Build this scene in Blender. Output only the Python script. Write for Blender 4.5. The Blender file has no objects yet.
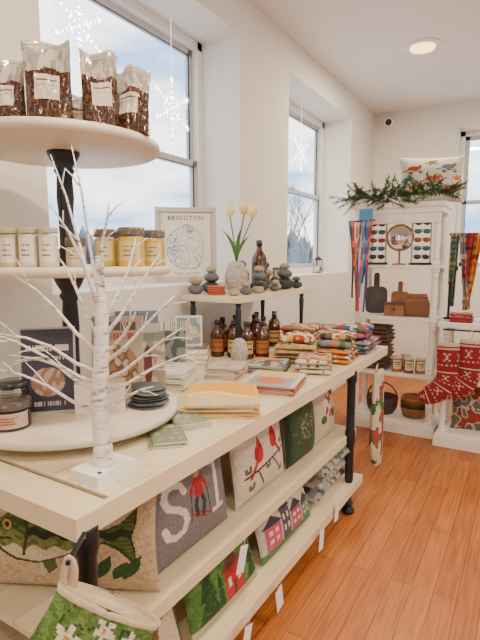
import bpy, math, random
from mathutils import Vector, Matrix, noise
random.seed(7)
COL=bpy.context.scene.collection
pi=math.pi
MATS={}
def mat(name,col=(.8,.8,.8),rough=.6,metal=0.0,bump=0.0,bscale=60,var=0.0,vscale=8,emit=0.0,vc=False,coat=0.0,trans=0.0):
    if name in MATS: return MATS[name]
    m=bpy.data.materials.new(name); m.use_nodes=True
    nt=m.node_tree; N=nt.nodes; L=nt.links
    b=N['Principled BSDF']
    b.inputs['Roughness'].default_value=rough; b.inputs['Metallic'].default_value=metal
    b.inputs['Base Color'].default_value=(*col,1)
    b.inputs['Coat Weight'].default_value=coat
    b.inputs['Transmission Weight'].default_value=trans
    tc=N.new('ShaderNodeTexCoord'); out=None
    if vc:
        at=N.new('ShaderNodeAttribute'); at.attribute_name='Col'; out=at.outputs['Color']
    if var>0:
        nz=N.new('ShaderNodeTexNoise'); nz.inputs['Scale'].default_value=vscale; nz.inputs['Detail'].default_value=4
        L.new(tc.outputs['Object'],nz.inputs['Vector'])
        rp=N.new('ShaderNodeMapRange'); rp.inputs[1].default_value=.3; rp.inputs[2].default_value=.7
        rp.inputs[3].default_value=1-var; rp.inputs[4].default_value=1+var
        L.new(nz.outputs['Fac'],rp.inputs[0])
        vm=N.new('ShaderNodeVectorMath'); vm.operation='SCALE'
        if out: L.new(out,vm.inputs[0])
        else: vm.inputs[0].default_value=col
        L.new(rp.outputs[0],vm.inputs['Scale']); out=vm.outputs[0]
    if out: L.new(out,b.inputs['Base Color'])
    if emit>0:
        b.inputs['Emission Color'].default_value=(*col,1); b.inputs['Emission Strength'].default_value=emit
    if bump>0:
        nz=N.new('ShaderNodeTexNoise'); nz.inputs['Scale'].default_value=bscale
        L.new(tc.outputs['Object'],nz.inputs['Vector'])
        bp=N.new('ShaderNodeBump'); bp.inputs['Strength'].default_value=bump; bp.inputs['Distance'].default_value=.01
        L.new(nz.outputs['Fac'],bp.inputs['Height']); L.new(bp.outputs[0],b.inputs['Normal'])
    MATS[name]=m; return m
CLOTH=mat('printed_wool',vc=True,rough=.95,bump=.6,bscale=170,var=.16,vscale=90)
PAPER=mat('printed_paper',vc=True,rough=.45)
GLOSS=mat('printed_gloss',vc=True,rough=.18,coat=.3)
CREAM=mat('cream_paint',(.73,.62,.42),.42,bump=.08,bscale=30,var=.05,vscale=5)
GAP=mat('plank_gap',(.22,.15,.08),.9)
DISCM=mat('tier_paint',(.70,.62,.50),.45,bump=.05,bscale=30,var=.05,vscale=6)
WHITE=mat('white_paint',(.83,.79,.70),.45,var=.02)
BLACK=mat('black_iron',(.014,.018,.024),.35,metal=.3)
WALL=mat('wall_paint',(.77,.73,.655),.8,bump=.05,bscale=80,var=.02,vscale=2)
CEIL=mat('ceiling_paint',(.80,.775,.735),.85,var=.01)
TRIM=mat('trim_white',(.82,.81,.77),.4)
DWOOD=mat('dark_wood',(.075,.032,.015),.5,var=.3,vscale=12)
MWOOD=mat('mid_wood',(.26,.105,.035),.5,var=.3,vscale=14)
WPLAS=mat('white_plastic',(.86,.85,.84),.35)
PAGES=mat('page_paper',(.80,.74,.62),.7)
GREEN=mat('leaf_green',(.06,.14,.03),.6,var=.3)
# ---------------------------------------------------------------- mesh builder
def T(x,y,z): return Matrix.Translation((x,y,z))
def RX(a): return Matrix.Rotation(a,4,'X')
def RY(a): return Matrix.Rotation(a,4,'Y')
def RZ(a): return Matrix.Rotation(a,4,'Z')
I4=Matrix.Identity(4)
def smooth(pts,n,*lists):
    P=[Vector(p) for p in pts]; out=[]; ol=[[] for _ in lists]; m=len(P)-1
    for i in range(n+1):
        t=i/n*m; k=min(int(t),m-1); f=t-k
        p0,p1,p2,p3=P[max(k-1,0)],P[k],P[k+1],P[min(k+2,m)]
        out.append(.5*((2*p1)+(p2-p0)*f+(2*p0-5*p1+4*p2-p3)*f*f+(3*p1-p0-3*p2+p3)*f**3))
        for l,o in zip(lists,ol): o.append(l[k]*(1-f)+l[k+1]*f)
    return (out,*ol)
class G:
    def __init__(s): s.v=[];s.f=[];s.m=[];s.c=[];s.s=[];s.ms=[]
    def add(s,vs,fs,m,cols=None,smooth=False,M=I4):
        o=len(s.v)
        if m not in s.ms: s.ms.append(m)
        k=s.ms.index(m)
        s.v+= [M@Vector(p) for p in vs]
        for i,f in enumerate(fs):
            s.f.append([o+q for q in f]); s.m.append(k); s.s.append(smooth)
            s.c.append(cols[i] if cols else (1,1,1))
    def box(s,c,d,m,M=I4,col=None):
        x,y,z=c;a,b,e=d[0]/2,d[1]/2,d[2]/2
        vs=[(x+i*a,y+j*b,z+k*e) for i in(-1,1) for j in(-1,1) for k in(-1,1)]
        fs=[(0,1,3,2),(4,6,7,5),(0,4,5,1),(2,3,7,6),(0,2,6,4),(1,5,7,3)]
        s.add(vs,fs,m,[col]*6 if col else None,False,M)
    def prism(s,P,t,m,M=I4):
        n=len(P); vs=[(x,-t/2,z) for x,z in P]+[(x,t/2,z) for x,z in P]
        fs=[tuple(range(n)),tuple(range(2*n-1,n-1,-1))]+[(i,(i+1)%n+0,(i+1)%n+n,i+n)[::-1] for i in range(n)]
        s.add(vs,fs,m,None,False,M)
    def lathe(s,prof,m,seg=24,M=I4,colf=None,cap=True):
        vs=[];fs=[];cols=[];n=len(prof)
        for r,z in prof:
            for i in range(seg):
                a=2*pi*i/seg; vs.append((r*math.cos(a),r*math.sin(a),z))
        for j in range(n-1):
            for i in range(seg):
                i2=(i+1)%seg
                fs.append((j*seg+i,j*seg+i2,(j+1)*seg+i2,(j+1)*seg+i))
                if colf: cols.append(colf(2*pi*(i+.5)/seg,(prof[j][1]+prof[j+1][1])/2))
        if cap:
            fs.append(tuple(range(seg))[::-1]); fs.append(tuple((n-1)*seg+i for i in range(seg)))
            if colf: cols+= [colf(0,prof[0][1]),colf(0,prof[-1][1])]
        s.add(vs,fs,m,cols if colf else None,True,M)
    def sweep(s,pts,ra,rb,m,seg=8,M=I4,colf=None,up=(0,1,0),cap=True):
        n=len(pts);P=[Vector(p) for p in pts]
        if not hasattr(ra,'__len__'): ra=[ra]*n
        if rb is None: rb=ra
        if not hasattr(rb,'__len__'): rb=[rb]*n
        vs=[];fs=[];cols=[]
        for k in range(n):
            t=(P[min(k+1,n-1)]-P[max(k-1,0)]).normalized(); u=Vector(up)
            if abs(t.dot(u))>.95: u=Vector((1,0,.1))
            a=u.cross(t).normalized(); b=t.cross(a).normalized()
            for i in range(seg):
                w=2*pi*i/seg; vs.append(P[k]+a*ra[k]*math.cos(w)+b*rb[k]*math.sin(w))
        for k in range(n-1):
            for i in range(seg):
                i2=(i+1)%seg; fs.append((k*seg+i,k*seg+i2,(k+1)*seg+i2,(k+1)*seg+i))
                if colf: cols.append(colf((k+.5)/(n-1),2*pi*(i+.5)/seg))
        if cap:
            fs.append(tuple(range(seg))[::-1]); fs.append(tuple((n-1)*seg+i for i in range(seg)))
            if colf: cols+= [colf(0,0),colf(1,0)]
        s.add(vs,fs,m,cols if colf else None,True,M)
    def grid(s,nx,ny,pf,m,colf=None,M=I4,smooth=True,flip=False):
        vs=[pf(i/nx,j/ny) for j in range(ny+1) for i in range(nx+1)];fs=[];cols=[]
        for j in range(ny):
            for i in range(nx):
                a=j*(nx+1)+i; q=(a,a+1,a+nx+2,a+nx+1)
                fs.append(q[::-1] if flip else q)
                if colf: cols.append(colf((i+.5)/nx,(j+.5)/ny))
        s.add(vs,fs,m,cols if colf else None,smooth,M)
    def puff(s,w,h,th,colf,m=None,M=I4,n=40,ex=2.4,back=(.6,.55,.45),pin=.05,wr=.0,sd=0):
        m=m or CLOTH
        def P(sgn):
            def f(a,b):
                u=2*a-1;v=2*b-1
                x=w/2*u*(1-pin*(1-v*v)); z=h/2+h/2*v*(1-pin*(1-u*u))
                y=th/2*(max(0,1-abs(u)**ex)*max(0,1-abs(v)**ex))**.5
                y+= wr*noise.noise(Vector((u*2.2,v*2.2,w*9+sd)))*min(1,4*(1-abs(u)),4*(1-abs(v)))
                return (x,-sgn*y,z)
            return f
        s.grid(n,n,P(1),m,colf,M)
        s.grid(16,16,P(-1),m,lambda a,b:back,M,flip=True)
    def blob(s,r,m,M=I4,amp=.15,fr=1.5,seed=0,colf=None,seg=20):
        vs=[];fs=[];cols=[];n=seg//2
        for j in range(n+1):
            for i in range(seg):
                t=pi*j/n;a=2*pi*i/seg
                d=Vector((math.sin(t)*math.cos(a),math.sin(t)*math.sin(a),math.cos(t)))
                k=1+amp*noise.noise(d*fr+Vector((seed,seed*2.3,0)))
                vs.append((d.x*r[0]*k,d.y*r[1]*k,d.z*r[2]*k))
        for j in range(n):
            for i in range(seg):
                i2=(i+1)%seg; fs.append((j*seg+i,(j+1)*seg+i,(j+1)*seg+i2,j*seg+i2))
                if colf: cols.append(colf(i/seg,j/n))
        s.add(vs,fs,m,cols if colf else None,True,M)
    def done(s,name,loc=(0,0,0),rot=(0,0,0),parent=None,bevel=0):
        me=bpy.data.meshes.new(name); me.from_pydata(s.v,[],s.f); me.update()
        for m in s.ms: me.materials.append(m)
        me.polygons.foreach_set('material_index',s.m); me.polygons.foreach_set('use_smooth',s.s)
        ca=me.color_attributes.new('Col','FLOAT_COLOR','CORNER'); buf=[]
        for p,c in zip(me.polygons,s.c):
            for _ in range(p.loop_total): buf+= [c[0],c[1],c[2],1.0]
        ca.data.foreach_set('color',buf)
        o=bpy.data.objects.new(name,me); COL.objects.link(o)
        o.location=loc;o.rotation_euler=rot
        if parent: o.parent=parent
        if bevel>0:
            b=o.modifiers.new('bev','BEVEL'); b.width=bevel;b.segments=2;b.limit_method='ANGLE';b.angle_limit=.7
        return o
def text(body,size,m,parent,loc,rot,name='lettering',align='CENTER',sp=1.0):
    c=bpy.data.curves.new(name,'FONT'); c.body=body;c.size=size;c.align_x=align;c.extrude=.0004;c.space_character=sp
    o=bpy.data.objects.new(name,c);COL.objects.link(o);c.materials.append(m)
    o.parent=parent;o.location=loc;o.rotation_euler=rot;return o
def seg(u,v,a,b):
    ax,ay=a;bx,by=b;dx=bx-ax;dy=by-ay
    t=max(0,min(1,((u-ax)*dx+(v-ay)*dy)/(dx*dx+dy*dy+1e-9)))
    return math.hypot(u-ax-t*dx,v-ay-t*dy)
def pl(u,v,P): return min(seg(u,v,P[i],P[i+1]) for i in range(len(P)-1))
def inp(u,v,P):
    r=False;j=len(P)-1
    for i in range(len(P)):
        if (P[i][1]>v)!=(P[j][1]>v) and u<(P[j][0]-P[i][0])*(v-P[i][1])/(P[j][1]-P[i][1])+P[i][0]: r=not r
        j=i
    return r
def el(u,v,c,r): return ((u-c[0])/r[0])**2+((v-c[1])/r[1])**2<1
def nz(u,v,s,k=0): return noise.noise(Vector((u*s,v*s,k*1.37+.31)))

# ================================================================ ROOM
XL,XR,YB,YF,ZC=-1.85,3.2,-2.6,6.53,3.31
def wall(name,axis,pos,thick,a0,a1,holes):
    g=G()
    def bx(p0,p1,z0,z1):
        if p1-p0<1e-4 or z1-z0<1e-4: return
        if axis=='x': g.box((pos+thick/2,(p0+p1)/2,(z0+z1)/2),(abs(thick),p1-p0,z1-z0),WALL)
        else: g.box(((p0+p1)/2,pos+thick/2,(z0+z1)/2),(p1-p0,abs(thick),z1-z0),WALL)
    c=a0
    for (h0,h1,z0,z1) in sorted(holes):
        bx(c,h0,0,ZC); bx(h0,h1,0,z0); bx(h0,h1,z1,ZC); c=h1
    bx(c,a1,0,ZC)
    return g.done(name)
WZ0,WZ1=1.33,3.04
wall('wall_left','x',XL,-.42,YB,YF,[(1.47,3.13,WZ0,WZ1),(3.94,5.60,WZ0,WZ1)])
wall('wall_far','y',YF,.42,XL-.42,XR+.3,[(-.86,.80,WZ0,WZ1)])
wall('wall_right','x',XR,.3,YB,YF,[(1.0,3.6,.9,2.9)])
wall('wall_back','y',YB,-.3,XL-.42,XR+.3,[(-.3,1.7,.9,2.8)])
g=G(); g.box(((XL+XR)/2,(YB+YF)/2,ZC+.05),(XR-XL+1,YF-YB+1,.1),CEIL); g.done('ceiling')
fm=bpy.data.materials.new('hardwood_floor'); fm.use_nodes=True; nt=fm.node_tree;N=nt.nodes;L=nt.links
b=N['Principled BSDF']; tc=N.new('ShaderNodeTexCoord'); mp=N.new('ShaderNodeMapping'); mp.inputs['Rotation'].default_value=(0,0,pi/2)
L.new(tc.outputs['Object'],mp.inputs['Vector'])
br=N.new('ShaderNodeTexBrick'); br.inputs['Color1'].default_value=(.47,.155,.032,1);br.inputs['Color2'].default_value=(.37,.110,.020,1);br.inputs['Mortar'].default_value=(.14,.042,.01,1)
br.inputs['Scale'].default_value=1;br.inputs['Mortar Size'].default_value=.0018;br.inputs['Brick Width'].default_value=1.1;br.inputs['Row Height'].default_value=.095
L.new(mp.outputs[0],br.inputs['Vector'])
mp2=N.new('ShaderNodeMapping'); mp2.inputs['Scale'].default_value=(60,2.5,1); L.new(tc.outputs['Object'],mp2.inputs['Vector'])
nn=N.new('ShaderNodeTexNoise'); nn.inputs['Scale'].default_value=1.5;nn.inputs['Detail'].default_value=6; L.new(mp2.outputs[0],nn.inputs['Vector'])
mr=N.new('ShaderNodeMapRange'); mr.inputs[1].default_value=.3;mr.inputs[2].default_value=.7;mr.inputs[3].default_value=.66;mr.inputs[4].default_value=1.3; L.new(nn.outputs['Fac'],mr.inputs[0])
vm=N.new('ShaderNodeVectorMath');vm.operation='SCALE';L.new(br.outputs['Color'],vm.inputs[0]);L.new(mr.outputs[0],vm.inputs['Scale'])
L.new(vm.outputs[0],b.inputs['Base Color']); b.inputs['Roughness'].default_value=.42
g=G(); g.box(((XL+XR)/2,(YB+YF)/2,-.05),(XR-XL+1,YF-YB+1,.1),fm); g.done('floor')
g=G(); g.box((XL+.008,(YB+YF)/2,.07),(.016,YF-YB,.14),TRIM); g.done('baseboard_left',bevel=.003)
g=G(); g.box(((XL+XR)/2,YF-.008,.07),(XR-XL,.016,.14),TRIM); g.done('baseboard_far',bevel=.003)
# windows
glass=bpy.data.materials.new('window_glass'); glass.use_nodes=True; nt=glass.node_tree; nt.nodes.clear()
o=nt.nodes.new('ShaderNodeOutputMaterial');tr=nt.nodes.new('ShaderNodeBsdfTransparent');gl=nt.nodes.new('ShaderNodeBsdfGlossy');gl.inputs['Roughness'].default_value=.02
mx=nt.nodes.new('ShaderNodeMixShader');mx.inputs[0].default_value=.05
nt.links.new(tr.outputs[0],mx.inputs[1]);nt.links.new(gl.outputs[0],mx.inputs[2]);nt.links.new(mx.outputs[0],o.inputs[0])
GREYF=mat('sash_grey',(.50,.51,.52),.4)
def window(name,M,w,z0,z1):
    g=G(); f=.055
    g.box((f/2,.0,(z0+z1)/2),(f,.09,z1-z0),TRIM,M);g.box((w-f/2,0,(z0+z1)/2),(f,.09,z1-z0),TRIM,M)
    g.box((w/2,0,z0+f/2),(w,.09,f),TRIM,M);g.box((w/2,0,z1-f/2),(w,.09,f),TRIM,M)
    zm=(z0+z1)/2; s=.045
    for (a,b2,yy) in ((z0+f,zm+.02,-.015),(zm-.02,z1-f,.02)):
        g.box((f+s/2,yy,(a+b2)/2),(s,.03,b2-a),GREYF,M);g.box((w-f-s/2,yy,(a+b2)/2),(s,.03,b2-a),GREYF,M)
        g.box((w/2,yy,a+s/2),(w-2*f,.03,s),GREYF,M);g.box((w/2,yy,b2-s/2),(w-2*f,.03,s),GREYF,M)
        g.box((w/2,yy,(a+b2)/2),(w-2*f-2*s,.004,b2-a-2*s),glass,M)
        g.box((f+s,yy-.014,(a+b2)/2),(.006,.01,b2-a-s),BLACK,M);g.box((w-f-s,yy-.014,(a+b2)/2),(.006,.01,b2-a-s),BLACK,M)
        g.box((w/2,yy-.014,b2-s),(w-2*f-2*s,.01,.006),BLACK,M)
    g.box((w/2,-.02,zm+.03),(.06,.05,.02),GREYF,M)
    return g.done(name)
window('window_1',T(-2.22,1.47,0)@RZ(pi/2),1.66,WZ0,WZ1)
window('window_2',T(-2.22,3.94,0)@RZ(pi/2),1.66,WZ0,WZ1)
window('window_3',T(-.86,YF+.36,0),1.66,WZ0,WZ1)
window('fill_window_right',T(XR+.2,1.0,0)@RZ(pi/2),2.6,.9,2.9)  # unseen window, added to let fill light in from the right
window('fill_window_back',T(-.3,YB-.2,0),2.0,.9,2.8)  # unseen window behind the camera, added for fill light
# outside
SNOW=mat('snow_ground',(.75,.78,.82),.9,var=.08,vscale=.1)
g=G(); g.box((-80,20,-1.05),(500,500,.1),SNOW); g.done('snow_ground')
NEED=mat('distant_conifer',(.14,.20,.24),.9,var=.3,vscale=.3)  # blue-grey haze of distance mixed into the needle colour
g=G()
for i in range(420):
    an=random.uniform(.15,3.3); d=random.uniform(90,130)
    x=-d*math.sin(an); y=d*math.cos(an)*1.2+5; h=random.uniform(5,9.5)
    g.lathe([(h*.04,-1),(h*.26,-1+h*.1),(h*.17,-1+h*.42),(h*.2,-1+h*.43),(h*.09,-1+h*.7),(h*.12,-1+h*.71),(0.01,-1+h)],NEED,7,T(x,y,0))
g.done('tree_line')
BARK=mat('bark',(.20,.17,.15),.9)
def bare(name,x,y,h):
    g=G()
    def br(p,d,l,r,k):
        q=p+d*l; g.sweep([p,(p+q)/2+Vector((random.uniform(-.1,.1),random.uniform(-.1,.1),0))*l*.5,q],[r,r*.8,r*.6],None,BARK,5)
        if k>0:
            for _ in range(4):
                nd=(d+Vector((random.uniform(-.8,.8),random.uniform(-.8,.8),random.uniform(-.1,.5)))).normalized()
                br(p+d*l*random.uniform(.5,1),nd,l*.62,r*.5,k-1)
    br(Vector((x,y,-1)),Vector((0,0,1)),h*.42,h*.011,4); g.done(name)
bare('bare_tree',-20,44,12); bare('bare_tree',-24,44,13); bare('bare_tree',-15,36,9)

# ================================================================ DISPLAY TABLE
ZT=.9; ZS=.475
def XS(y): return -.05+.022*y      # the table stands very slightly skewed to the wall
g=G()
ys0,ys1=.72,3.34; XF=-.83
n=8; wpl=(1.78+XF-.02)/n
g.box((-1.31,(ys0+ys1)/2,ZT-.018),(.93,ys1-ys0-.02,.018),GAP)
for i in range(n):
    x0=-1.78+i*wpl
    g.box((x0+wpl/2,(ys0+.11+ys1)/2,ZT-.014),(wpl-.005,ys1-ys0-.11-.022,.028),CREAM)
g.box((-1.315,ys0+.062,ZT-.014),(.93,.083,.028),CREAM)
g.box((XF-.010,(ys0+ys1)/2,ZT-.029),(.02,ys1-ys0,.058),CREAM)
g.box((-1.315,ys0+.010,ZT-.029),(.93,.02,.058),CREAM)
g.box((-1.315,ys1-.010,ZT-.029),(.93,.02,.058),CREAM)
for zz,x1 in ((ZS,-.875),(.19,-.825)):
    for i in range(6):
        x0=-1.76+i*(1.76+x1)/6
        g.box((x0+(1.76+x1)/12,1.79,zz-.012),((1.76+x1)/6-.004,2.06,.024),CREAM)
    g.box((x1+.003,1.79,zz-.024),(.02,2.06,.05),CREAM)
legp=[(.03,0),(.038,.012),(.034,.03),(.018,.045),(.030,.06),(.017,.08),(.02,.13),(.026,.17),(.018,.18),(.024,.21),(.024,.42),(.030,.44),(.030,.50),(.024,.52),(.024,.78),(.03,.80),(.03,.858)]
for x in(-.852,-1.72):
    for y in(.765,2.68): g.lathe(legp,BLACK,20,T(x,y,0))
g.box((-1.3,.765,.84),(.86,.03,.03),BLACK);g.box((-1.3,2.68,.84),(.86,.03,.03),BLACK)
g.done('display_table',loc=(-.05,-.018,0),rot=(0,0,-.022),bevel=.0015)
# riser
g=G()
ZR=1.276
g.box((-1.61,2.88,ZR-.012),(.40,1.02,.024),CREAM);g.box((-1.409,2.88,ZR-.018),(.015,1.02,.036),CREAM);g.box((-1.61,2.372,ZR-.018),(.40,.015,.036),CREAM)
for x in(-1.43,-1.75):
    for y in(2.40,3.30): g.lathe([(.024,ZT),(.024,ZT+.015),(.012,ZT+.03),(.016,ZT+.05),(.012,ZT+.07),(.014,ZT+.2),(.018,ZT+.3),(.012,ZT+.31),(.022,ZR-.024)],BLACK,14,T(x,y,0))
g.done('riser_shelf',bevel=.002)

# ================================================================ TIERED STAND
SX,SY=-1.42,1.2; cy_,sy_=math.cos(math.radians(30.6)),math.sin(math.radians(30.6))
def W(l,d): return (SX+cy_*l-sy_*d, SY+sy_*l+cy_*d)
g=G()
def disc(r,z,t): g.lathe([(r-.01,z),(r,z+.006),(r,z+t-.006),(r-.008,z+t)],DISCM,64)
g.lathe([(.16,.9),(.16,.92),(.05,.925),(.05,.93)],BLACK,32)
disc(.378,.93,.03);disc(.36,1.44,.03);disc(.33,1.86,.032)
def post(z0,z1):
    h=z1-z0; P=[(.06,0),(.06,.02),(.035,.05),(.028,.1),(.034,.14),(.026,.16),(.026,.5),(.03,.6),(.026,.8),(.036,.84),(.028,.87),(.045,.93),(.055,.98),(.055,1)]
    g.lathe([(r,z0+h*t) for r,t in P],BLACK,24)
post(.96,1.44);post(1.47,1.86)
g.done('tiered_display_stand',loc=(SX,SY,0))
LB=math.radians(-60)
def adiff(a,b): return abs((a-b+pi)%(2*pi)-pi)
def jar(name,x,y,z,r,h,body,lid,label,lidh=.018,lz=(.2,.8),lw=.9,mark=None,m=None,face=LB):
    g=G()
    prof=[(r*.96,0),(r,.004)]+[(r,.004+(h-lidh-.012)*k/18) for k in range(1,19)]+[(r*.93,h-lidh-.003)]
    def cf(a,zz):
        t=zz/h; d=adiff(a,face)
        if label and d<lw and lz[0]<t<lz[1]:
            s=(t-lz[0])/(lz[1]-lz[0])
            if mark and ((.66<s<.78 and d<lw*.6) or (.46<s<.54 and d<lw*.45) or (.26<s<.34 and d<lw*.5)) and nz(a,zz*20,9)>-.25: return mark
            return label
        return body
    g.lathe(prof,m or GLOSS,56,I4,cf)
    g.lathe([(r*1.02,h-lidh),(r*1.03,h-lidh+.003),(r*1.03,h-.003),(r*.98,h)],GLOSS,36,I4,lambda a,zz:lid)
    return g.done(name,loc=(x,y,z))
ZM=1.4705
for i,(l,d) in enumerate([(-.088,-.25),(-.029,-.256),(.032,-.256)]):
    x,y=W(l,d); jar('candle_jar',x,y,ZM,.0285,.118,(.50,.42,.25) if i==0 else (.60,.54,.42),(.42,.36,.24),(.72,.67,.56),lz=(.12,.72),mark=(.2,.15,.1))
for l,d,r,h,c in [(.095,-.2,.03,.09,(.40,.38,.35)),(.168,-.12,.036,.12,(.42,.32,.05)),(.255,-.13,.043,.125,(.58,.38,.035)),(.308,-.02,.04,.122,(.55,.36,.035)),(.2,.02,.04,.12,(.5,.36,.07)),(-.15,-.15,.03,.12,(.55,.48,.35))]:
    x,y=W(l,d); jar('candle_jar',x,y,ZM,r,h,c,(.11,.09,.07),(.58,.48,.22),lidh=.026,lz=(.14,.66),mark=(.2,.13,.06))
def pouch(name,l,d,w,h,yaw,tone):
    x,y=W(l,d); g=G()
    def pf(side):
        def f(a,b):
            u=2*a-1; ww=w/2*(1-.05*math.sin(b*pi)+.02*noise.noise(Vector((b*5,tone*7,side))))
            dep=.038*(1-b)**.7*(1-u*u)**.5+.0015
            dep+=.007*noise.noise(Vector((u*4,b*6,tone*9)))*(1-b*.3)
            return (u*ww,-side*dep+.02*b*b*math.sin(3*u+tone*5),b*h+.006*b*math.sin(u*4+tone*8))
        return f
    def cf(a,b):
        if .30<b<.60 and .22<a<.78:
            if .51<b<.55 and .27<a<.73: return (.10,.07,.06)
            if (.35<b<.37 or .41<b<.43 or .46<b<.48) and .28<a<.72 and nz(a,b,30)>-.2: return (.35,.3,.25)
            return (.60,.54,.46)
        if b<.66+.03*math.sin(a*9+tone*9):
            k=nz(a,b,18,tone); return (.055,.022,.014) if k>.1 else ((.022,.012,.01) if k>-.2 else (.12,.055,.028))
        if b>.91: return (.46,.43,.40) if abs(b-.95)>.012 else (.3,.28,.26)
        return (.30,.27,.24) if nz(a,b,7,tone)>-.05 else (.50,.46,.42)
    g.grid(40,50,pf(1),GLOSS,cf); g.grid(14,14,pf(-1),GLOSS,lambda a,b:(.3,.25,.2),flip=True)
    g.grid(6,4,lambda a,b:((2*a-1)*w/2,(2*b-1)*(.038*(1-(2*a-1)**2)**.5+.0015),0),GLOSS,lambda a,b:(.3,.2,.15),flip=True)
    g.done(name,loc=(x,y,1.8925),rot=(0,0,yaw))
pouch('snack_pouch',-.10,-.18,.12,.20,.4,.1)
pouch('snack_pouch',.035,-.2,.14,.245,.62,.3)
pouch('snack_pouch',.085,-.06,.10,.14,.5,.55)
pouch('snack_pouch',.175,-.15,.115,.235,1.05,.7)
pouch('snack_pouch',.262,-.10,.12,.205,.3,.9)
ZB=.9605
x,y=W(-.125,-.235); jar('balm_tin',x,y,ZB,.062,.092,(.02,.02,.025),(.10,.08,.07),(.50,.38,.28),lidh=.026,lz=(.12,.62),lw=1.4,mark=(.35,.12,.07))
x,y=W(-.17,-.11); jar('balm_tin',x,y,ZB,.05,.06,(.02,.02,.02),(.04,.04,.04),None)
x,y=W(-.17,-.11); jar('balm_tin',x,y,ZB+.0605,.05,.06,(.02,.02,.02),(.04,.04,.04),(.4,.38,.35),mark=(.1,.1,.1))
YAW=math.radians(30.6)
def panel(name,x,y,z,w,h,t,cf,yaw,tilt=.12,m=None,n=60,edge=(.75,.7,.6),frame=None):
    g=G(); nx=n; ny=int(n*h/w)
    g.box((0,t/2,h/2),(w,t,h),PAPER,col=edge)
    g.grid(nx,ny,lambda a,b:((a-.5)*w*.995,-.0008,b*h*.995+h*.002),m or PAPER,cf,smooth=False)
    if frame:
        fw,fmt=frame
        for s in(-1,1): g.box((s*(w/2+fw/2-.002),t/2-.006,h/2),(fw,t+.016,h+2*fw),fmt)
        g.box((0,t/2-.006,-fw/2+.002),(w,t+.016,fw),fmt);g.box((0,t/2-.006,h+fw/2-.002),(w,t+.016,fw),fmt)
    return g.done(name,loc=(x,y,z+(frame[0] if frame else 0)),rot=(-tilt,0,yaw))
def c_dark(u,v):
    if u<.03 or u>.97 or v<.02 or v>.98: return (.45,.42,.38)
    if .72<v<.79 and .12<u<.88 and nz(u,0,30)>-.15: return (.62,.56,.46)
    if .62<v<.66 and .2<u<.8 and nz(u,3,40)>-.05: return (.5,.45,.35)
    if el(u,v,(.5,.36),(.3,.17)): return (.30,.13,.09) if nz(u,v,9)>0 else (.45,.32,.24)
    if .08<v<.13 and .2<u<.8 and nz(u,7,50)>0: return (.5,.45,.4)
    return (.030,.024,.045)
x,y=W(-.055,-.10); panel('tabletop_sign',x,y,ZB,.185,.30,.012,c_dark,YAW+.25,.16)
def c_box(u,v):
    if inp(u,v,[(.36,.42),(.42,.68),(.58,.68),(.64,.42)]): return (.62,.2,.04) if not (.46<u<.54 and v<.58) else (.8,.75,.7)
    if .18<v<.26 and .2<u<.8 and nz(u,1,40)>-.1: return (.3,.25,.22)
    return (.74,.68,.6)
x,y=W(.125,-.10); panel('soap_box',x,y,ZB,.17,.105,.07,c_box,YAW+.2,0,edge=(.68,.62,.54))
def c_cook(u,v):
    if .82<v<.92 and .1<u<.9 and nz(u,2,24)>-.12: return (.12,.07,.05)
    if .70<v<.78 and .15<u<.85 and nz(u,5,28)>-.1: return (.45,.09,.05)
    if v<.66 and el(u,v,(.5,.33),(.42,.3)): 
        k=nz(u,v,7,2); return (.38,.2,.08) if k>.15 else ((.2,.09,.045) if k>-.1 else (.6,.5,.36))
    return (.46,.40,.30)
x,y=W(.125,.14); panel('cookbook',x,y,ZB,.2,.31,.02,c_cook,YAW+.1,.15)
x,y=W(.245,.17)
def c_wine(u,v):
    if el(u,v,(.5,.45),(.12,.34)): return (.12,.03,.03)
    if v>.85: return (.2,.25,.2)
    k=nz(u,v,6,8); return (.30,.25,.17) if k>0 else (.52,.47,.36)
panel('cookbook',x,y,ZB,.14,.24,.02,c_wine,YAW+.3,.15)
SL=mat('slate',(.10,.115,.125),.6,bump=.3,bscale=40,var=.2,vscale=20)
g=G()
for i in range(6): g.blob((.072,.062,.007),SL,T(random.uniform(-.01,.01),random.uniform(-.01,.01),.006+i*.0125)@RZ(i*.6),amp=.12,seed=i,seg=22)
x,y=W(.275,-.01); g.done('slate_coaster_stack',loc=(x,y,ZB))

# ================================================================ BIRCH TWIG TREE
BIR=bpy.data.materials.new('birch_bark');BIR.use_nodes=True;nt=BIR.node_tree
b=nt.nodes['Principled BSDF'];tc=nt.nodes.new('ShaderNodeTexCoord');mp=nt.nodes.new('ShaderNodeMapping');mp.inputs['Scale'].default_value=(30,30,140)
nn=nt.nodes.new('ShaderNodeTexNoise');nn.inputs['Scale'].default_value=1;nn.inputs['Detail'].default_value=3
rp=nt.nodes.new('ShaderNodeValToRGB');rp.color_ramp.elements[0].position=.30;rp.color_ramp.elements[0].color=(.26,.20,.17,1);rp.color_ramp.elements[1].position=.46;rp.color_ramp.elements[1].color=(.84,.80,.76,1)
nt.links.new(tc.outputs['Object'],mp.inputs[0]);nt.links.new(mp.outputs[0],nn.inputs['Vector']);nt.links.new(nn.outputs['Fac'],rp.inputs[0]);nt.links.new(rp.outputs[0],b.inputs['Base Color']);b.inputs['Roughness'].default_value=.7
bp=nt.nodes.new('ShaderNodeBump');bp.inputs['Strength'].default_value=.7;bp.inputs['Distance'].default_value=.004;nt.links.new(nn.outputs['Fac'],bp.inputs['Height']);nt.links.new(bp.outputs[0],b.inputs['Normal'])
g=G(); K=.00273
def P2(px,py,y=0): return Vector(((px-105)*K,y,(460-py)*K+.03))
g.box((.0,0,.016),(.145,.105,.032),WPLAS,RZ(-YAW)@RZ(pi/2))
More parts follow.
